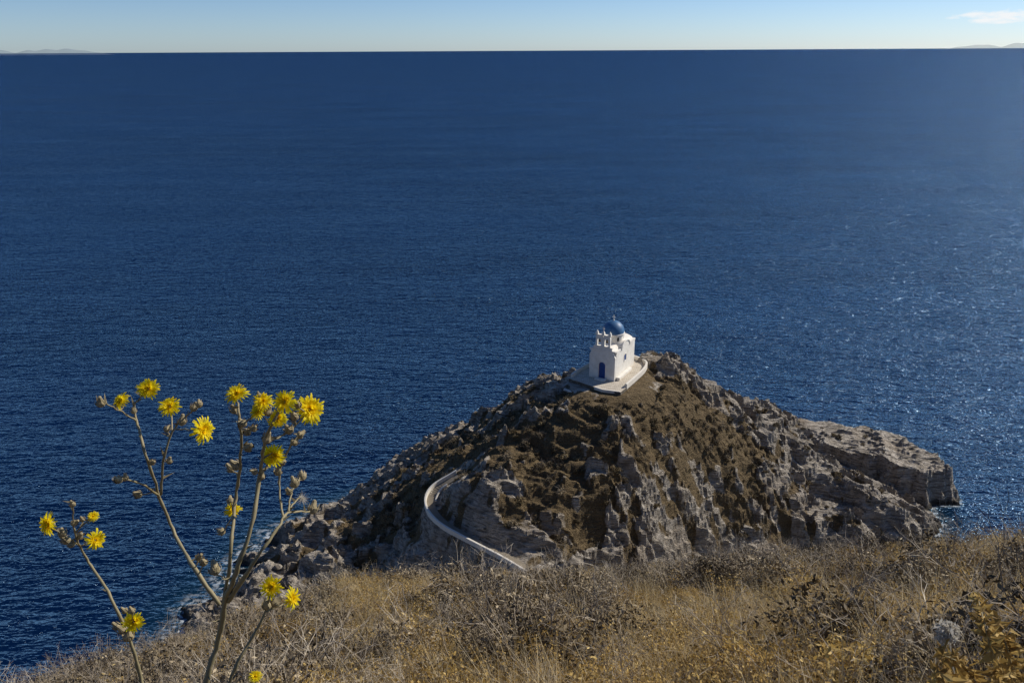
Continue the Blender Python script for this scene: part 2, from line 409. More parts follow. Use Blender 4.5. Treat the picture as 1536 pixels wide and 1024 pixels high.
box(mb,-hw+.001,hw-.001,-hl+.352,hl,-.6,bh);box(mb,-hw+.02,hw-.02,-hl+.1,-hl+.34,-.6,-.01)
ob=mb.obj('nave',[WH],chapel);bevel(ob,.08,2)
mb=MB()
def vault(mb,axis,half,l0,l1,z,rise,n=16,mi=0):
    v=[];f=[]
    for e in (l0,l1):
        for i in range(n+1):
            a=math.pi*i/n;x=-half*math.cos(a);zz=z+rise*math.sin(a)
            v.append((x,e,zz) if axis=='y' else (e,x,zz))
    m=n+1
    for i in range(n): f.append((i,i+1,m+i+1,m+i))
    f.append(tuple(range(m)));f.append(tuple(range(m,2*m)));mb.add(v,f,mi)
vault(mb,'y',hw-.25,-hl+.4,hl-.05,bh-.003,.75)
vault(mb,'x',1.45,-hw-.03,hw+.03,bh-.006,1.0)
ob=mb.obj('vaulted_roof',[WH],chapel,False)
mb=MB()
for sx in (-1,1):
    pts=[(sx*(hw+.04),-1.5*math.cos(math.pi*i/14),bh+1.02*math.sin(math.pi*i/14)) for i in range(15)]
    tube(mb,pts,.10,6)
for sx in (-1,1):
    box(mb,sx*(hw-.10)-.13,sx*(hw-.10)+.13,-hl+.36,-1.55,bh+.002,bh+.28);box(mb,sx*(hw-.10)-.13,sx*(hw-.10)+.13,1.55,hl-.02,bh+.002,bh+.28)
mb.obj('roof_coping',[WH],chapel)
mb=MB()
def lathe(mb,prof,n=32,cx=0,cy=0,mi=0):
    v=[];f=[];m=len(prof)
    for k in range(n):
        a=2*math.pi*k/n
        for r,z in prof:v.append((cx+r*math.cos(a),cy+r*math.sin(a),z))
    for k in range(n):
        k2=(k+1)%n
        for i in range(m-1):f.append((k*m+i,k2*m+i,k2*m+i+1,k*m+i+1))
    mb.add(v,f,mi)
lathe(mb,[(1.42,bh-.2),(1.42,5.45),(1.56,5.5),(1.56,5.68),(1.48,5.72)])
mb.obj('drum',[WH],chapel,False)
mb=MB();lathe(mb,[(1.50,5.68)]+[(1.50*math.cos(a),5.72+1.55*math.sin(a)) for a in np.linspace(0,math.pi/2*.995,14)],32)
mb.obj('dome',[BL],chapel,True)
mb=MB();lathe(mb,[(.001,7.2),(.12,7.24),(.14,7.36),(.05,7.45),(.001,7.5)],10);box(mb,-.03,.03,-.03,.03,7.4,8.05);box(mb,-.2,.2,-.028,.028,7.72,7.8);mb.obj('dome_cross',[WH],chapel)
mb=MB()
for k in range(6):
    a=math.radians(k*60+20);c,s=math.cos(a),math.sin(a)
    def q(x,d,z):return (c*(1.425+d)-s*x,s*(1.425+d)+c*x,z)
    vs=[q(-.13,0,4.75),q(.13,0,4.75),q(.13,0,5.2),q(0,0,5.32),q(-.13,0,5.2),q(-.13,.02,4.75),q(.13,.02,4.75),q(.13,.02,5.2),q(0,.02,5.32),q(-.13,.02,5.2)]
    mb.add(vs,[(5,6,7,8,9)]+[(i,(i+1)%5,5+(i+1)%5,5+i) for i in range(5)])
mb.obj('drum_windows',[DK],chapel)
mb=MB();lathe(mb,[(1.15,-.6),(1.15,2.7)]+[(1.15*math.cos(a),2.7+.6*math.sin(a)) for a in np.linspace(0,1.56,7)],24,0,hl);mb.obj('apse',[WH],chapel,True)
mb=MB()
box(mb,-hw-.03,hw+.03,-hl-.03,-hl+.38,4.052,4.2)
box(mb,-1.35,1.35,-hl+.003,-hl+.35,4.202,4.62)
box(mb,-1.12,1.12,-hl-.03,-hl+.38,4.622,4.72)
for cx in (-.52,.52):
    wall_with_arch(mb,.52,6.15,.56,.75,lambda x,d,z,cx=cx:(x+cx,-hl+.02+d,z),.32,z0=4.722)
box(mb,-1.12,1.12,-hl-.02,-hl+.37,6.152,6.27)
for cx in (-.92,0,.92):
    w=.17
    box(mb,cx-w,cx+w,-hl+.02,-hl+.33,6.272,6.5)
    mb.add([(cx-w,-hl+.02,6.502),(cx+w,-hl+.02,6.502),(cx+w,-hl+.33,6.502),(cx-w,-hl+.33,6.502),(cx,-hl+.175,6.85)],[(0,1,4),(1,2,4),(2,3,4),(3,0,4)])
box(mb,-.03,.03,-hl+.15,-hl+.2,6.8,7.3);box(mb,-.17,.17,-hl+.152,-hl+.198,7.05,7.12)
ob=mb.obj('belfry',[WH],chapel)
mb=MB()
for cx in (-.52,.52): lathe(mb,[(.02,5.62),(.09,5.58),(.12,5.4),(.19,5.22),(.17,5.22)],14,cx,-hl+.18);tube(mb,[(cx,-hl+.18,5.6),(cx,-hl+.18,5.75)],.015,5)
BZ=simple('bell_bronze',(.10,.07,.03),(.16,.11,.05),8,.4,.5);mb.obj('bells',[BZ],chapel,True)
mb=MB()
ap=arch_pts(.98,1.95);n=len(ap);mb.add([(x,-hl+.2,z+.0) for x,z in ap],[tuple(range(n))]);box(mb,-.02,.02,-hl+.17,-hl+.197,.02,2.35)
for zz in (.3,.95,1.6):
    for sx in (-1,1): box(mb,sx*.26-.17,sx*.26+.17,-hl+.172,-hl+.198,zz,zz+.5)
mb.obj('door',[DB],chapel)
mb=MB();tube(mb,[(x*1.08,-hl-.02,z*1.01) for x,z in ap],.05,6);mb.obj('door_surround',[WH],chapel)
mb=MB();box(mb,hw-.05,hw+.004,-.28,.28,1.9,2.7);mb.obj('side_window',[DB],chapel)
mb=MB();box(mb,hw-.05,hw+.07,-.36,.36,1.78,1.88);tube(mb,[(hw+.02,-.33,1.88),(hw+.02,-.33,2.7),(hw+.02,0,2.88),(hw+.02,.33,2.7),(hw+.02,.33,1.88)],.05,5);mb.obj('window_surround',[WH],chapel)
mb=MB();box(mb,-.75,.75,-hl-.75,-hl-.04,.02,.16);mb.obj('doorstep',[WH],chapel)
mb=MB();box(mb,hw+.05,hw+.55,-3.0,1.5,0,.42);o=mb.obj('side_bench',[WH],chapel);bevel(o,.05)
# ------------------------------------------------------------ terrace
ter=bpy.data.objects.new('chapel_terrace',None);scene.collection.objects.link(ter);ter.location=chapel.location;ter.rotation_euler=chapel.rotation_euler
poly=[(-3.9,-5.5),(1.6,-6.8),(4.0,-6.4),(4.1,-2),(4.0,2.5),(3.1,4.9),(0,6.0),(-2.4,4.9),(-3.1,2.5),(-3.8,-2.5)]
mb=MB();prism(mb,poly,-3.2,-.02);mb.obj('retaining_wall',[SW],ter)
mb=MB();prism(mb,[(x*.995,y*.995) for x,y in poly],-.018,.0);mb.obj('paving',[PV],ter)
def parapet(mb,pts,h0,h1,th):
    pts=[Vector(p) for p in pts];n=len(pts);v=[];f=[]
    for i,p in enumerate(pts):
        d=(pts[min(i+1,n-1)]-pts[max(i-1,0)]);d.z=0;d.normalize();nn=Vector((-d.y,d.x,0))*th/2
        for s,zz in ((-1,h0),(1,h0),(1,h1),(-1,h1)): v.append(tuple(p+nn*s+Vector((0,0,zz))))
    for i in range(n-1):
        for k in range(4):
            k2=(k+1)%4;f.append((i*4+k,i*4+k2,i*4+4+k2,i*4+4+k))
    f.append((3,2,1,0));f.append(tuple((n-1)*4+k for k in range(4)));mb.add(v,f)
mb=MB()
pp=smooth_poly([(3.95,-4.6,0),(4.0,-1.5,0),(3.9,2.4,0),(3.0,4.75,0),(0,5.85,0),(-2.3,4.75,0),(-3.0,2.4,0),(-3.7,-2.5,0),(-3.75,-5.0,0)],6)
parapet(mb,pp,-.3,.5,.3);o=mb.obj('parapet',[WW],ter);bevel(o,.06)
mb=MB();parapet(mb,[(3.85,-6.25,0),(1.6,-6.7,0),(.3,-6.4,0)],-.35,.05,.3);o=mb.obj('terrace_kerb',[WW],ter);bevel(o,.04)
mb=MB();parapet(mb,[(-3.6,-7.6,-.9),(-.9,-8.0,-1.0)],-1.,.25,.35);o=mb.obj('lower_wall',[WW],ter);bevel(o,.05)
# ------------------------------------------------------------ footpath
fp=bpy.data.objects.new('footpath',None);scene.collection.objects.link(fp)
sp=smooth_poly(path_pts,9)
PM=simple('path_cement',(.30,.26,.20),(.19,.155,.11),1.2,.9,.2)
k=len(sp)
mb=MB();parapet(mb,sp[:int(k*.60)],-.3,.03,1.05);mb.obj('path_surface',[PM],fp)
def offset(pts,o):
    out=[]
    for i,p in enumerate(pts):
        d=pts[min(i+1,len(pts)-1)]-pts[max(i-1,0)];d.z=0;d.normalize();out.append(p+Vector((-d.y,d.x,0))*o)
    return out
mb=MB();parapet(mb,offset(sp[:int(k*.60)],.64),-.9,.5,.28);o=mb.obj('outer_wall',[WW],fp);bevel(o,.06)
mb=MB();parapet(mb,offset(sp[int(k*.42):int(k*.56)],-.64),-.5,.2,.22);o=mb.obj('inner_wall',[WW],fp);bevel(o,.06)
# ------------------------------------------------------------ vegetation sources
def leafmat(name,cols,trans=.35,rough=.7):
    n=NT(name);oi=n.new('ShaderNodeObjectInfo').outputs['Random'];g=n.new('ShaderNodeNewGeometry').outputs['Random Per Island']
    f=n.math('ADD',n.math('MULTIPLY',oi,.5),n.math('MULTIPLY',g,.5))
    k=len(cols);c=n.ramp(f,[(.1+.8*i/(k-1),cc) for i,cc in enumerate(cols)])
    if trans<=0: return n.finish(n.bsdf(c,rough,.25))
    b=n.bsdf(c,rough,.25);t=n.new('ShaderNodeBsdfTranslucent');n.link(c,t.inputs[0])
    m=n.new('ShaderNodeMixShader');m.inputs[0].default_value=trans;n.link(b,m.inputs[1]);n.link(t.outputs[0],m.inputs[2]);return n.finish(m.outputs[0])
STRAW=leafmat('dry_grass_blades',[(.24,.17,.07),(.44,.325,.155),(.63,.50,.28),(.84,.72,.48)],.35)
GOLD=leafmat('golden_seed_herb',[(.15,.092,.027),(.33,.21,.06),(.53,.36,.11),(.76,.58,.25)],.35)
SCRUB=leafmat('scrub_leaves',[(.045,.033,.019),(.105,.078,.044),(.21,.165,.10),(.42,.34,.22)],.0)
TWIG=leafmat('dry_twigs',[(.15,.12,.085),(.32,.265,.20),(.58,.51,.40)],.0)
OLIVE=leafmat('brown_scrub',[(.045,.033,.015),(.11,.08,.037),(.20,.15,.074),(.34,.265,.145)],.0)
def quadcloud(mb,P,sz,R,mi=0,asp=.45):
    n=len(P);d=R.normal(size=(n,3));d/=np.linalg.norm(d,axis=1)[:,None];e=np.cross(d,R.normal(size=(n,3)));e/=np.linalg.norm(e,axis=1)[:,None]
    s=sz*(.5+R.random((n,1)));a=d*s;b=e*s*asp
    v=np.stack([P-a,P+b,P+a,P-b],1).reshape(-1,3)
    mb.add(v,np.arange(4*n).reshape(n,4),mi)
def blades(mb,n,h,spread,w,R,mi=0,curl=.5,segs=3,base=.08):
    for i in range(n):
        a=R.random()*6.283;r=base*math.sqrt(R.random());L=h*(.5+.7*R.random());lean=spread*R.random()
        bx,by=r*math.cos(a*3),r*math.sin(a*3);dx,dy=math.cos(a),math.sin(a)
        tw=R.random()*3.14;sx,sy=math.cos(tw),math.sin(tw)
        v=[];cu=curl*R.random()
        for k in range(segs+1):
            t=k/segs;o=L*(lean*t+cu*t*t);z=L*t*(1-.35*cu*t)-.02;ww=w*(1-t*.85)
            v+=[(bx+dx*o-sx*ww,by+dy*o-sy*ww,z),(bx+dx*o+sx*ww,by+dy*o+sy*ww,z)]
        mb.add(v,[(2*k,2*k+1,2*k+3,2*k+2) for k in range(segs)],mi)
def twigs(mb,R,n,h,r0,mi=0,depth=3,spread=.8):
    def br(p,d,L,r,k):
        q=p+d*L; m=p+d*L*.5+Vector(R.normal(size=3))*L*.06
        tube(mb,[p,m,q],[r,r*.8,r*.6],3,mi,False)
        if k>0:
            for _ in range(R.integers(2,4)):
                dd=(d+Vector(R.normal(size=3))*.5);dd.normalize();br(q,dd,L*(.55+.3*R.random()),r*.6,k-1)
    for i in range(n):
        a=R.random()*6.283;l=spread*R.random();d=Vector((math.cos(a)*l,math.sin(a)*l,1)).normalized()
        br(Vector((math.cos(a)*.05,math.sin(a)*.05,-.03)),d,h*(.3+.2*R.random()),r0,depth)
def src_tuft(seed,n,h,w,spread=.6):
    R=np.random.default_rng(seed);mb=MB();blades(mb,n,h,spread,w,R,0,.7,base=.13)
    return mb.obj('tuft',[STRAW],link=False)
def src_herb(seed):
    R=np.random.default_rng(seed);mb=MB()
    for i in range(14):
        a=R.random()*6.28;l=.7*R.random();H=.18+.24*R.random();p0=Vector((0.1*math.cos(a),.1*math.sin(a),-.02));p1=p0+Vector((math.cos(a)*l,math.sin(a)*l,1)).normalized()*H
        tube(mb,[p0,(p0+p1)/2+Vector(R.normal(size=3))*.01,p1],[.0022,.0018,.001],3,1,False)
        m=26;t=.3+.75*R.random((m,1));P=np.array(p0)+(np.array(p1-p0))*t+R.normal(size=(m,3))*.022;quadcloud(mb,P,.012,R,0,.6)
    return mb.obj('herb',[GOLD,TWIG],link=False)
def src_bush(seed,nl,sz,mat,tw=8,flat=.7,lsz=.02,asp=.4,ncl=26):
    R=np.random.default_rng(seed);mb=MB()
    cl=R.normal(size=(ncl,3));cl/=np.linalg.norm(cl,axis=1)[:,None];cl[:,2]=np.abs(cl[:,2]);cl*=(.5+.42*R.random((ncl,1)))*sz
    k=R.integers(0,ncl,nl);P=cl[k]+R.normal(size=(nl,3))*sz*.12;P[:,2]*=flat;P[:,2]=np.abs(P[:,2])
    quadcloud(mb,P,lsz,R,0,asp);twigs(mb,R,tw,sz*1.3,.006*sz/.5,1,3,1.3)
    return mb.obj('bush',[mat,TWIG],link=False)
def src_twig(seed):
    R=np.random.default_rng(seed);mb=MB();twigs(mb,R,9,.42,.0042,0,4,1.0);return mb.obj('twigbush',[TWIG],link=False)
SRC={'tuft':[src_tuft(s,46,.32,.0036) for s in (1,2,3)]+[src_tuft(4,40,.5,.0036,.4)],
 'herb':[src_herb(s) for s in (5,6,7)],
 'bush':[src_bush(8,2200,.5,SCRUB,10,.85),src_bush(9,2200,.5,SCRUB,9,1.0),src_bush(10,2000,.45,GOLD,9,.8,.016)],
 'twig':[src_twig(11),src_twig(12)],
 'scrub':[src_bush(13,900,.6,OLIVE,5,.6,.06,.5),src_bush(14,900,.6,OLIVE,5,.7,.055,.5),src_bush(15,800,.6,SCRUB,6,.7,.055,.5)]}
def scatter(name,srcs,P,scl,tilt):
    n=len(P);R=rng
    me=bpy.data.meshes.new(name);me.from_pydata([tuple(p) for p in P],[],[])
    a=me.attributes.new('rot','FLOAT_VECTOR','POINT');rt=np.stack([R.normal(size=n)*tilt,R.normal(size=n)*tilt,R.random(n)*6.283],1);a.data.foreach_set('vector',rt.ravel().astype(np.float32))
    a=me.attributes.new('scl','FLOAT','POINT');a.data.foreach_set('value',np.asarray(scl,np.float32))
    a=me.attributes.new('idx','INT','POINT');ix=R.integers(0,len(srcs),n);a.data.foreach_set('value',ix.astype(np.int32))
    ob=bpy.data.objects.new(name,me);scene.collection.objects.link(ob)
    ng=bpy.data.node_groups.new(name+'_scatter','GeometryNodeTree')
    ng.interface.new_socket('Geometry',in_out='INPUT',socket_type='NodeSocketGeometry');ng.interface.new_socket('Geometry',in_out='OUTPUT',socket_type='NodeSocketGeometry')
    gi=ng.nodes.new('NodeGroupInput');go=ng.nodes.new('NodeGroupOutput');jn=ng.nodes.new('GeometryNodeJoinGeometry')
    def na(nm,ty):
        x=ng.nodes.new('GeometryNodeInputNamedAttribute');x.data_type=ty;x.inputs['Name'].default_value=nm
        return [o for o in x.outputs if o.enabled and o.name=='Attribute'][0]
    for i,s in enumerate(srcs):
        oi=ng.nodes.new('GeometryNodeObjectInfo');oi.inputs['Object'].default_value=s;oi.inputs['As Instance'].default_value=True
        ip=ng.nodes.new('GeometryNodeInstanceOnPoints');cm=ng.nodes.new('FunctionNodeCompare');cm.data_type='INT';cm.operation='EQUAL'
        ai=[x for x in cm.inputs if x.enabled]
        ng.links.new(na('idx','INT'),ai[0]);ai[1].default_value=i
        ng.links.new(gi.outputs[0],ip.inputs['Points']);ng.links.new(cm.outputs[0],ip.inputs['Selection']);ng.links.new(oi.outputs['Geometry'],ip.inputs['Instance'])
        e=ng.nodes.new('FunctionNodeEulerToRotation');ng.links.new(na('rot','FLOAT_VECTOR'),e.inputs[0]);ng.links.new(e.outputs[0],ip.inputs['Rotation'])
        ng.links.new(na('scl','FLOAT'),ip.inputs['Scale']);ng.links.new(ip.outputs[0],jn.inputs[0])
    ng.links.new(jn.outputs[0],go.inputs[0])
    md=ob.modifiers.new('scatter','NODES');md.node_group=ng;return ob
def wedge(n,r0,r1,a0=-48,a1=48,pw=.5):
    t=rng.random(n);r=(r0**(pw*2)+(r1**(pw*2)-r0**(pw*2))*t)**(1/(pw*2));a=np.radians(a0+(a1-a0)*rng.random(n));return r*np.sin(a),r*np.cos(a)
def onhill(x,y):
    z,hh,_=height(x,y);return np.stack([x,y,z-.02],1),hh
def place(name,srcs,n,r0,r1,dens,smin,smax,pw=.5,tilt=.15,a0=-44,a1=44,sp=1.):
    x,y=wedge(n,r0,r1,a0,a1,pw);k=dens(x,y)>rng.random(n);x,y=x[k],y[k];P,hh=onhill(x,y)
    return scatter(name,srcs,P,smin+(smax-smin)*rng.random(len(x))**sp,tilt)
patch=lambda x,y,s,z:fbm(x/s,y/s,3,z)*1.3
bushp=lambda x,y:patch(x,y,4,41.)
place('dry_grass',SRC['tuft'],8000,1.8,30,lambda x,y:np.clip(.40+.9*patch(x,y,3,1.)-.9*bushp(x,y)+.35*(x>1)*(np.hypot(x,y)<10),.03,1),.6,1.3,.36,.25)
place('golden_herbs',SRC['herb'],6500,2.0,34,lambda x,y:np.clip(.42+1.2*patch(x,y,3.5,21.)-.6*bushp(x,y),.03,1),.6,1.2,.36,.2)
place('dry_shrubs',SRC['bush'],2600,4.2,38,lambda x,y:np.clip(.27+1.6*bushp(x,y)+.2*(np.hypot(x,y)>18)+.25*(x<-6),.04,1),.4,1.5,.45,.15,sp=1.4)
place('dead_twigs',SRC['twig'],800,2.6,26,lambda x,y:np.clip(.4+1.2*patch(x,y,3,61.),.1,1),.5,1.2,.4)
x=rng.uniform(-40,60,16000);y=rng.uniform(36,128,16000)
z,hh,vg=height(x,y);k=((vg*hh*.5+.09*hh)>rng.random(len(x)))&(z>3);pd,_=path_dist(x,y);k&=pd>1.1;k&=np.hypot(x-PADC[0],y-PADC[1])>6.3
k|=((hh<.4)&(z>6)&(rng.random(len(x))<.25))
P=np.stack([x,y,z-.08],1)[k]
scatter('headland_scrub',SRC['scrub'],P,.3+1.0*rng.random(len(P))**2,.15)
# loose rocks on the hillside
RK=simple('hillside_stone',(.34,.30,.24),(.16,.135,.10),3,.9,.2,.6,.05)
mb=MB();R=np.random.default_rng(77)
x,y=wedge(150,6,34,-42,42,.45);P,_=onhill(x,y)
for p in P:
    bm=bmesh.new();bmesh.ops.create_icosphere(bm,subdivisions=2,radius=1)
    co=np.array([v.co[:] for v in bm.verts]);sc=(.06+.12*R.random()**2)*np.array([1.2,.9,.6])*(.7+.6*R.random(3));o=R.random(3)*50
    co=co*(1+.35*pn(co[:,0]*1.3+o[0],co[:,1]*1.3+o[1],co[:,2]*1.3+o[2]))[:,None]
    for _ in range(5):
        dn=R.normal(size=3);dn/=np.linalg.norm(dn);t=co@dn;m=t>.6;co[m]-=((t[m]-.6)[:,None])*dn
    a=R.random()*6.28;rot=np.array([[math.cos(a),-math.sin(a),0],[math.sin(a),math.cos(a),0],[0,0,1]])
    co=(co*sc)@rot.T+p+np.array([0,0,sc[2]*.2]);mb.add(co,[[v.index for v in f.verts] for f in bm.faces]);bm.free()
mb.obj('scattered_rocks',[RK])
# ------------------------------------------------------------ flowering sow thistle
def petalmat():
    n=NT('yellow_petals');g=n.new('ShaderNodeNewGeometry').outputs['Random Per Island'];c=n.mix(g,(.92,.70,.005),(1.0,.88,.03))
    b=n.bsdf(c,.6,.2);t=n.new('ShaderNodeBsdfTranslucent');n.link(c,t.inputs[0]);m=n.new('ShaderNodeMixShader');m.inputs[0].default_value=.55;n.link(b,m.inputs[1]);n.link(t.outputs[0],m.inputs[2]);return n.finish(m.outputs[0])
YP=petalmat()
ST=simple('thistle_stem',(.20,.17,.085),(.32,.27,.16),60,.6,.3,.3,.002)
BD=simple('thistle_bud',(.20,.16,.08),(.42,.35,.21),90,.7,.3,.4,.002)
FZ=leafmat('seed_fluff',[(.5,.46,.38),(.62,.58,.5),(.7,.66,.6)],.4)
def frame(d):
    d=Vector(d).normalized();u=d.orthogonal().normalized();w=d.cross(u);return d,u,w
def flower(mb,c,d,r,R):
    c=Vector(c);d,u,w=frame(d)
    for layer,(nn,rr,el) in enumerate(((30,1.0,.10),(26,.85,.32),(22,.66,.6),(16,.45,.95),(10,.3,1.2))):
        for i in range(nn):
            a=6.283*(i+R.random()*.6)/nn;dr=u*math.cos(a)+w*math.sin(a);sd=d.cross(dr)
            L=r*rr*(.78+.4*R.random());e=el+.18*R.normal();wd=r*.068
            p0=c+dr*r*.08;v=[]
            for t,ww,lift in ((0,.5,0),(.4,1,.02),(.8,1.1,0),(1,.6,-.06)):
                p=p0+dr*L*t*math.cos(e)+d*L*(t*math.sin(e)+lift*rr*2);v+=[tuple(p-sd*wd*ww),tuple(p+sd*wd*ww)]
            mb.add(v,[(0,1,3,2),(2,3,5,4),(4,5,7,6)],0)
def bud(mb,c,d,r,R,mi=1,open_=False):
    c=Vector(c);d,u,w=frame(d)
    prof=[(-1.1,.25),(-.8,.7),(-.4,.9),(0,.8),(.5,.55),(.9,.42),(1.35,.34),(1.5,.05)]
    if open_: prof=[(-1.0,.2),(-.8,.6),(-.4,.85),(0,.95),(.15,1.0)]
    tube(mb,[c+d*r*a for a,_ in prof],[r*b for _,b in prof],8,mi)
    for i in range(16):
        a=R.random()*6.283;dr=u*math.cos(a)+w*math.sin(a);p=c+dr*r*.8-d*r*.7;sd=d.cross(dr)
        q=c+dr*r*(.8+.4*R.random())+d*r*(.3+R.random()*1.1);m_=c+dr*r*1.05-d*r*.1
        mb.add([tuple(p-sd*r*.2),tuple(p+sd*r*.2),tuple(m_+sd*r*.16),tuple(m_-sd*r*.16),tuple(q)],[(0,1,2,3),(3,2,4)],mi)
def thistle(name,stems,flowers,buds,Y,fluffs=(),seed=3):
    R=np.random.default_rng(seed);par=bpy.data.objects.new(name,None);scene.collection.objects.link(par)
    mb=MB()
    def q(u,v):
        dy=.10*math.sin(u*.021+seed)+.05*math.sin(v*.03+u*.013)
        return V(u,v,Y+dy)
    ends=[]
    for st_,r0,r1 in stems:
        pts=smooth_poly([q(*p) for p in st_],6);n=len(pts)
        pts=[p+Vector(R.normal(size=3))*.0008 for p in pts]
        rad=[(r0+(r1-r0)*i/(n-1))*(1+.12*R.normal()) for i in range(n)]
        tube(mb,pts,rad,8);ends+=pts
        for i in range(3,n,4):
            p=pts[i];d=Vector(R.normal(size=3));d.z=abs(d.z)*.4;d.normalize();L=.012+.016*R.random();s=d.orthogonal().normalized()*.003
            mb.add([tuple(p-s),tuple(p+s),tuple(p+d*L+Vector((0,0,.004)))],[(0,1,2)])
    mb.obj('stems',[ST],par,True)
    mf=MB();bu=MB()
    def near(c):
        return min(ends,key=lambda p:(p-c).length+ (0 if p.z<c.z else .03))
    for u,v,sz,dx,dz,dy in flowers:
        c=q(u,v);d=Vector((dx,dy,dz)).normalized();r=sz*Y/F*1.08
        flower(mf,c,d,r,R);bud(bu,c-d*r*.28,d,r*.30,R,0,True)
        p=near(c);e=c-d*r*.55
        if (p-e).length>.003: tube(bu,[p,(p+e)/2+Vector((0,0,-.004)),e],[.0016,.0014,.0018],6)
    for u,v,sz in buds:
        c=q(u,v);p=near(c);d=(c-p);d=d.normalized() if d.length>1e-4 else Vector((0,0,1));d=(d+Vector((0,0,.7))+Vector(R.normal(size=3))*.35).normalized();r=sz*Y/F*(.8+.3*R.random())
        bud(bu,c,d,r,R);tube(bu,[p,(p+c)/2+Vector((0,0,-.002)),c-d*r],[.0015,.0013,.0015],6)
    mf.obj('petals',[YP],par);bu.obj('buds_and_bracts',[BD],par,False)
    if fluffs:
        mw=MB()
        for u,v,sz in fluffs:
            c=np.array(q(u,v));r=sz*Y/F;n=160;dd=R.normal(size=(n,3));dd/=np.linalg.norm(dd,axis=1)[:,None];pe=np.cross(dd,R.normal(size=(n,3)));pe/=np.linalg.norm(pe,axis=1)[:,None]
            L=r*(.5+.6*R.random((n,1)));vv=np.stack([c-pe*.0004,c+pe*.0004,c+dd*L+pe*.0003],1).reshape(-1,3);mw.add(vv,np.arange(3*n).reshape(n,3))
        mw.obj('seed_fluff',[FZ],par)
    return par
thistle('yellow_sow_thistle',
 [([(290,1130),(305,1024),(325,960),(336,900),(352,855),(376,785),(388,712),(396,662),(408,632),(425,608)],.0062,.0022),
  ([(327,905),(290,850),(262,800),(238,742),(218,680),(204,628),(200,602)],.0045,.0018),
  ([(238,742),(210,722),(180,714)],.0025,.0015),([(240,738),(244,690),(258,645),(278,622),(298,606)],.0026,.0015),
  ([(204,628),(178,612),(152,600)],.0018,.0012),([(200,602),(212,592),(222,584)],.0018,.0014),
  ([(262,640),(290,642),(302,645)],.0015,.0013),
  ([(334,905),(344,830),(352,745),(360,690),(359,630),(353,592)],.0040,.0016),
  ([(388,712),(400,696),(409,684)],.0018,.0014),([(396,662),(425,650),(446,632),(462,614)],.0022,.0014),
  ([(359,640),(378,622),(392,604)],.0018,.0013),
  ([(340,900),(378,842),(412,795),(430,768),(462,766)],.0042,.0014),([(425,775),(440,752),(450,742)],.002,.0013),
  ([(424,778),(418,730),(421,695),(440,660),(450,648)],.0024,.0013),([(430,765),(436,738),(448,714)],.0018,.0012),
  ([(320,1100),(345,1010),(372,960),(396,915),(404,882)],.0040,.0018),([(396,915),(420,905),(436,897)],.0018,.0014),
  ([(345,830),(348,790),(349,768)],.002,.0014),([(352,1080),(372,1040),(380,1016)],.003,.0016)],
 [(222,580,17,.1,.5,-.75),(181,598,14,-.3,.6,-.6),(254,607,17,.1,.6,-.6),(303,643,19,.75,.2,-.35),(355,589,15,-.1,.8,-.5),(394,600,13,.2,.7,-.5),
  (427,601,16,-.1,.6,-.7),(463,612,23,.55,.35,-.55),(416,626,13,.2,.4,-.8),(387,614,13,-.5,.5,-.6),(409,680,17,.1,.1,-1),(348,763,12,.1,.8,-.5),
  (405,878,16,.0,.6,-.7),(436,895,17,.8,.2,-.35),(380,1012,10,0,.9,-.4)],
 [(150,600,8),(200,613,6),(186,713,7),(176,716,7),(205,738,8),(227,690,6),(272,628,8),(290,608,7),(298,603,6),(250,640,6),(350,612,7),(363,632,7),(370,645,6),(353,695,9),(344,700,7),(330,795,8),(303,840,8),(297,833,7),(320,850,10),
  (380,640,7),(402,615,7),(440,622,8),(450,650,8),(441,660,7),(452,712,8),(440,722,8),(432,735,7),(421,690,7),(416,705,7),(468,760,9),(380,705,7),(392,712,7),(253,688,6),(372,668,8),(400,655,8),(432,642,8),(412,900,9),(398,905,8),(344,748,7),(388,592,6),(445,605,7)],1.36,[(452,746,15)],3)
thistle('yellow_sow_thistle',
 [([(235,1110),(212,1030),(196,965),(165,895),(135,845),(118,815),(108,788)],.0052,.002),([(118,815),(95,800),(74,787)],.002,.0014),([(118,815),(132,812),(140,806)],.002,.0014),
  ([(186,945),(192,938),(198,930)],.0025,.0018),([(112,795),(126,780),(137,773)],.0018,.0013),([(108,790),(108,765),(107,748)],.0016,.0011)],
 [(71,783,18,-.4,.35,-.7),(141,806,17,.65,.1,-.5),(138,771,9,.2,.8,-.5),(198,929,17,.2,.3,-.9)],
 [(107,752,7),(96,805,9),(104,812,9),(92,795,8),(118,800,9),(110,780,8),(122,775,6),(180,940,10),(190,950,11),(172,935,8),(195,912,8),(184,912,7)],1.5,(),5)
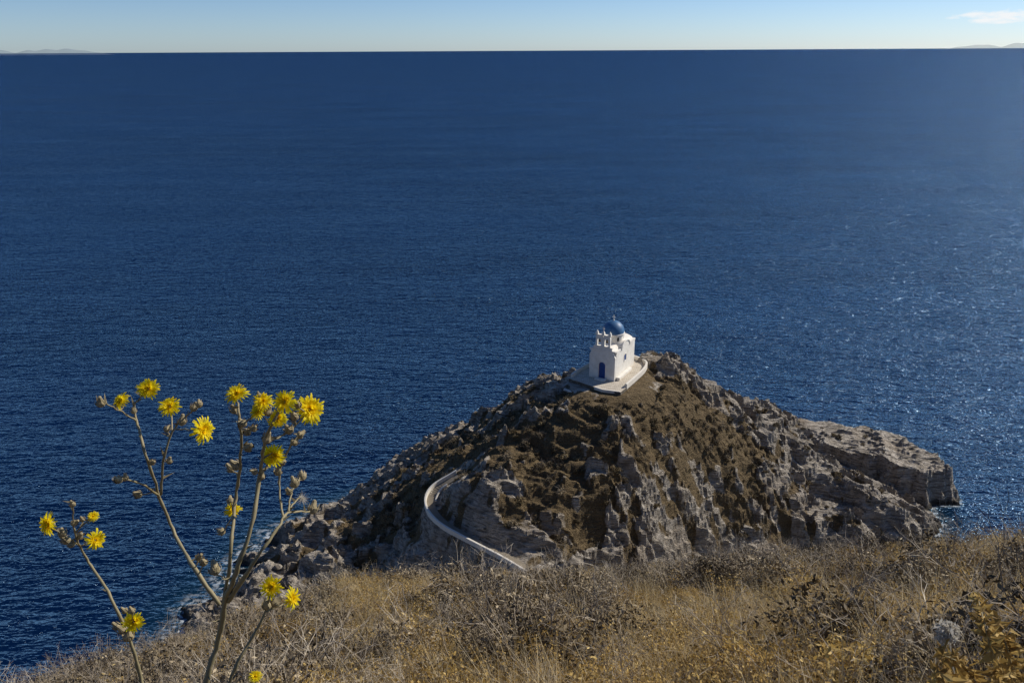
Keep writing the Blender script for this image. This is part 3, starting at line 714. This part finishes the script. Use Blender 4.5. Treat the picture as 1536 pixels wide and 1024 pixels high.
def dryplant():
    R=np.random.default_rng(21);par=bpy.data.objects.new('dried_golden_plant',None);scene.collection.objects.link(par);mb=MB();lf=MB()
    Y=2.1
    for path in ([(1510,1110),(1495,1020),(1480,960),(1466,905)],[(1500,1110),(1470,1040),(1440,1000),(1412,985)],[(1525,1110),(1520,1040),(1512,990),(1500,950)],[(1500,1110),(1450,1060),(1430,1030),(1405,1010)]):
        pts=smooth_poly([V(u,v,Y+R.normal()*.05) for u,v in path],6);tube(mb,pts,[.005*(1-.6*i/len(pts)) for i in range(len(pts))],6)
        for p in pts[3:]:
            for _ in range(7):
                d=Vector(R.normal(size=3)).normalized();s=d.orthogonal().normalized();L=.02+.025*R.random();w=L*.32;m=p+d*L*.6+Vector(R.normal(size=3))*.01
                b=d.cross(s)*.006
                lf.add([tuple(p),tuple(m-s*w+b),tuple(p+d*L*1.4),tuple(m+s*w+b),tuple(m)],[(0,1,4),(1,2,4),(2,3,4),(3,0,4)])
    mb.obj('stalks',[ST],par,True);lf.obj('dry_leaves',[GOLD],par)
dryplant()
def woolly():
    R=np.random.default_rng(22);mb=MB();c0=V(1418,950,2.35)
    tube(mb,[V(1440,1090,2.4),V(1428,1010,2.36),V(1420,955,2.35)],[.004,.003,.003],6)
    for k in range(9):
        c=np.array(c0)+R.normal(size=3)*.018;P=c+R.normal(size=(60,3))*.012;quadcloud(mb,P,.012,R,0,.35)
    mb.obj('woolly_thistle_head',[FZ])
woolly()
# ------------------------------------------------------------ light, sky
SAZ=math.radians(62);SEL=math.radians(36)
sd=Vector((math.sin(SAZ)*math.cos(SEL),math.cos(SAZ)*math.cos(SEL),math.sin(SEL)))
L=bpy.data.lights.new('sun','SUN');L.energy=5;L.angle=math.radians(.5);L.color=(1,.93,.82)
lo=bpy.data.objects.new('sun',L);scene.collection.objects.link(lo);lo.rotation_euler=sd.to_track_quat('Z','Y').to_euler()
w=bpy.data.worlds.new('World');scene.world=w;w.use_nodes=True;nt=w.node_tree;nt.nodes.clear()
o=nt.nodes.new('ShaderNodeOutputWorld');bg=nt.nodes.new('ShaderNodeBackground');bg.inputs[1].default_value=.10
sky=nt.nodes.new('ShaderNodeTexSky');sky.sky_type='NISHITA';sky.sun_disc=False;sky.sun_elevation=SEL;sky.sun_rotation=SAZ;sky.altitude=60;sky.air_density=.8;sky.dust_density=.3;sky.ozone_density=3.5
tc=nt.nodes.new('ShaderNodeTexCoord');mp=nt.nodes.new('ShaderNodeMapping');mp.inputs['Scale'].default_value=(22,22,75)
nt.links.new(tc.outputs['Generated'],mp.inputs[0]);nz=nt.nodes.new('ShaderNodeTexNoise');nz.inputs['Scale'].default_value=1.6;nz.inputs['Detail'].default_value=7;nz.inputs['Roughness'].default_value=.6;nt.links.new(mp.outputs[0],nz.inputs['Vector'])
def M(op,a,b=0.,clamp=False):
    x=nt.nodes.new('ShaderNodeMath');x.operation=op;x.use_clamp=clamp
    for i,q in enumerate((a,b)):
        if isinstance(q,(int,float)):x.inputs[i].default_value=q
        else:nt.links.new(q,x.inputs[i])
    return x.outputs[0]
az=math.radians(30.0);el=math.radians(1.7);cd=(math.sin(az)*math.cos(el),math.cos(az)*math.cos(el),math.sin(el))
sx=nt.nodes.new('ShaderNodeSeparateXYZ');nt.links.new(tc.outputs['Generated'],sx.inputs[0])
dx=M('DIVIDE',M('SUBTRACT',sx.outputs[0],cd[0]),.055);dz=M('DIVIDE',M('SUBTRACT',sx.outputs[2],cd[2]),.0085)
rr=M('ADD',M('MULTIPLY',dx,dx),M('MULTIPLY',dz,dz));yy=M('GREATER_THAN',sx.outputs[1],0)
mk=M('MULTIPLY',M('SUBTRACT',1.0,rr,True),yy)
cl=M('ADD',nz.outputs['Fac'],M('MULTIPLY',mk,.35))
cl=M('MULTIPLY',M('MULTIPLY',M('SUBTRACT',cl,.62),5.0,True),M('MULTIPLY',mk,3.,True))
cl=M('MULTIPLY',cl,.9)
gr=nt.nodes.new('ShaderNodeMixRGB');gr.blend_type='MULTIPLY';gr.inputs[0].default_value=1;nt.links.new(sky.outputs[0],gr.inputs[1])
gz=nt.nodes.new('ShaderNodeMixRGB');nt.links.new(M('MULTIPLY',sx.outputs[2],6.,True),gz.inputs[0]);gz.inputs[1].default_value=(.86,.98,1.2,1);gz.inputs[2].default_value=(.50,.66,.88,1)
nt.links.new(gz.outputs[0],gr.inputs[2])
mx=nt.nodes.new('ShaderNodeMixRGB');nt.links.new(cl,mx.inputs[0]);nt.links.new(gr.outputs[0],mx.inputs[1]);mx.inputs[2].default_value=(9.2,9.3,9.4,1)
nt.links.new(mx.outputs[0],bg.inputs[0]);nt.links.new(bg.outputs[0],o.inputs[0])
# ------------------------------------------------------------ camera
cam=bpy.data.cameras.new('camera');cam.lens=28;cam.sensor_width=36;cam.clip_end=150000;cam.clip_start=.05
co=bpy.data.objects.new('camera',cam);scene.collection.objects.link(co)
co.matrix_world=Matrix.Translation((0,0,EYE))@Matrix.Rotation(math.pi/2-TH,4,'X')@Matrix.Rotation(math.radians(-.3),4,'Z')
scene.camera=co
scene.view_settings.view_transform='Standard';scene.view_settings.look='None';scene.view_settings.exposure=0
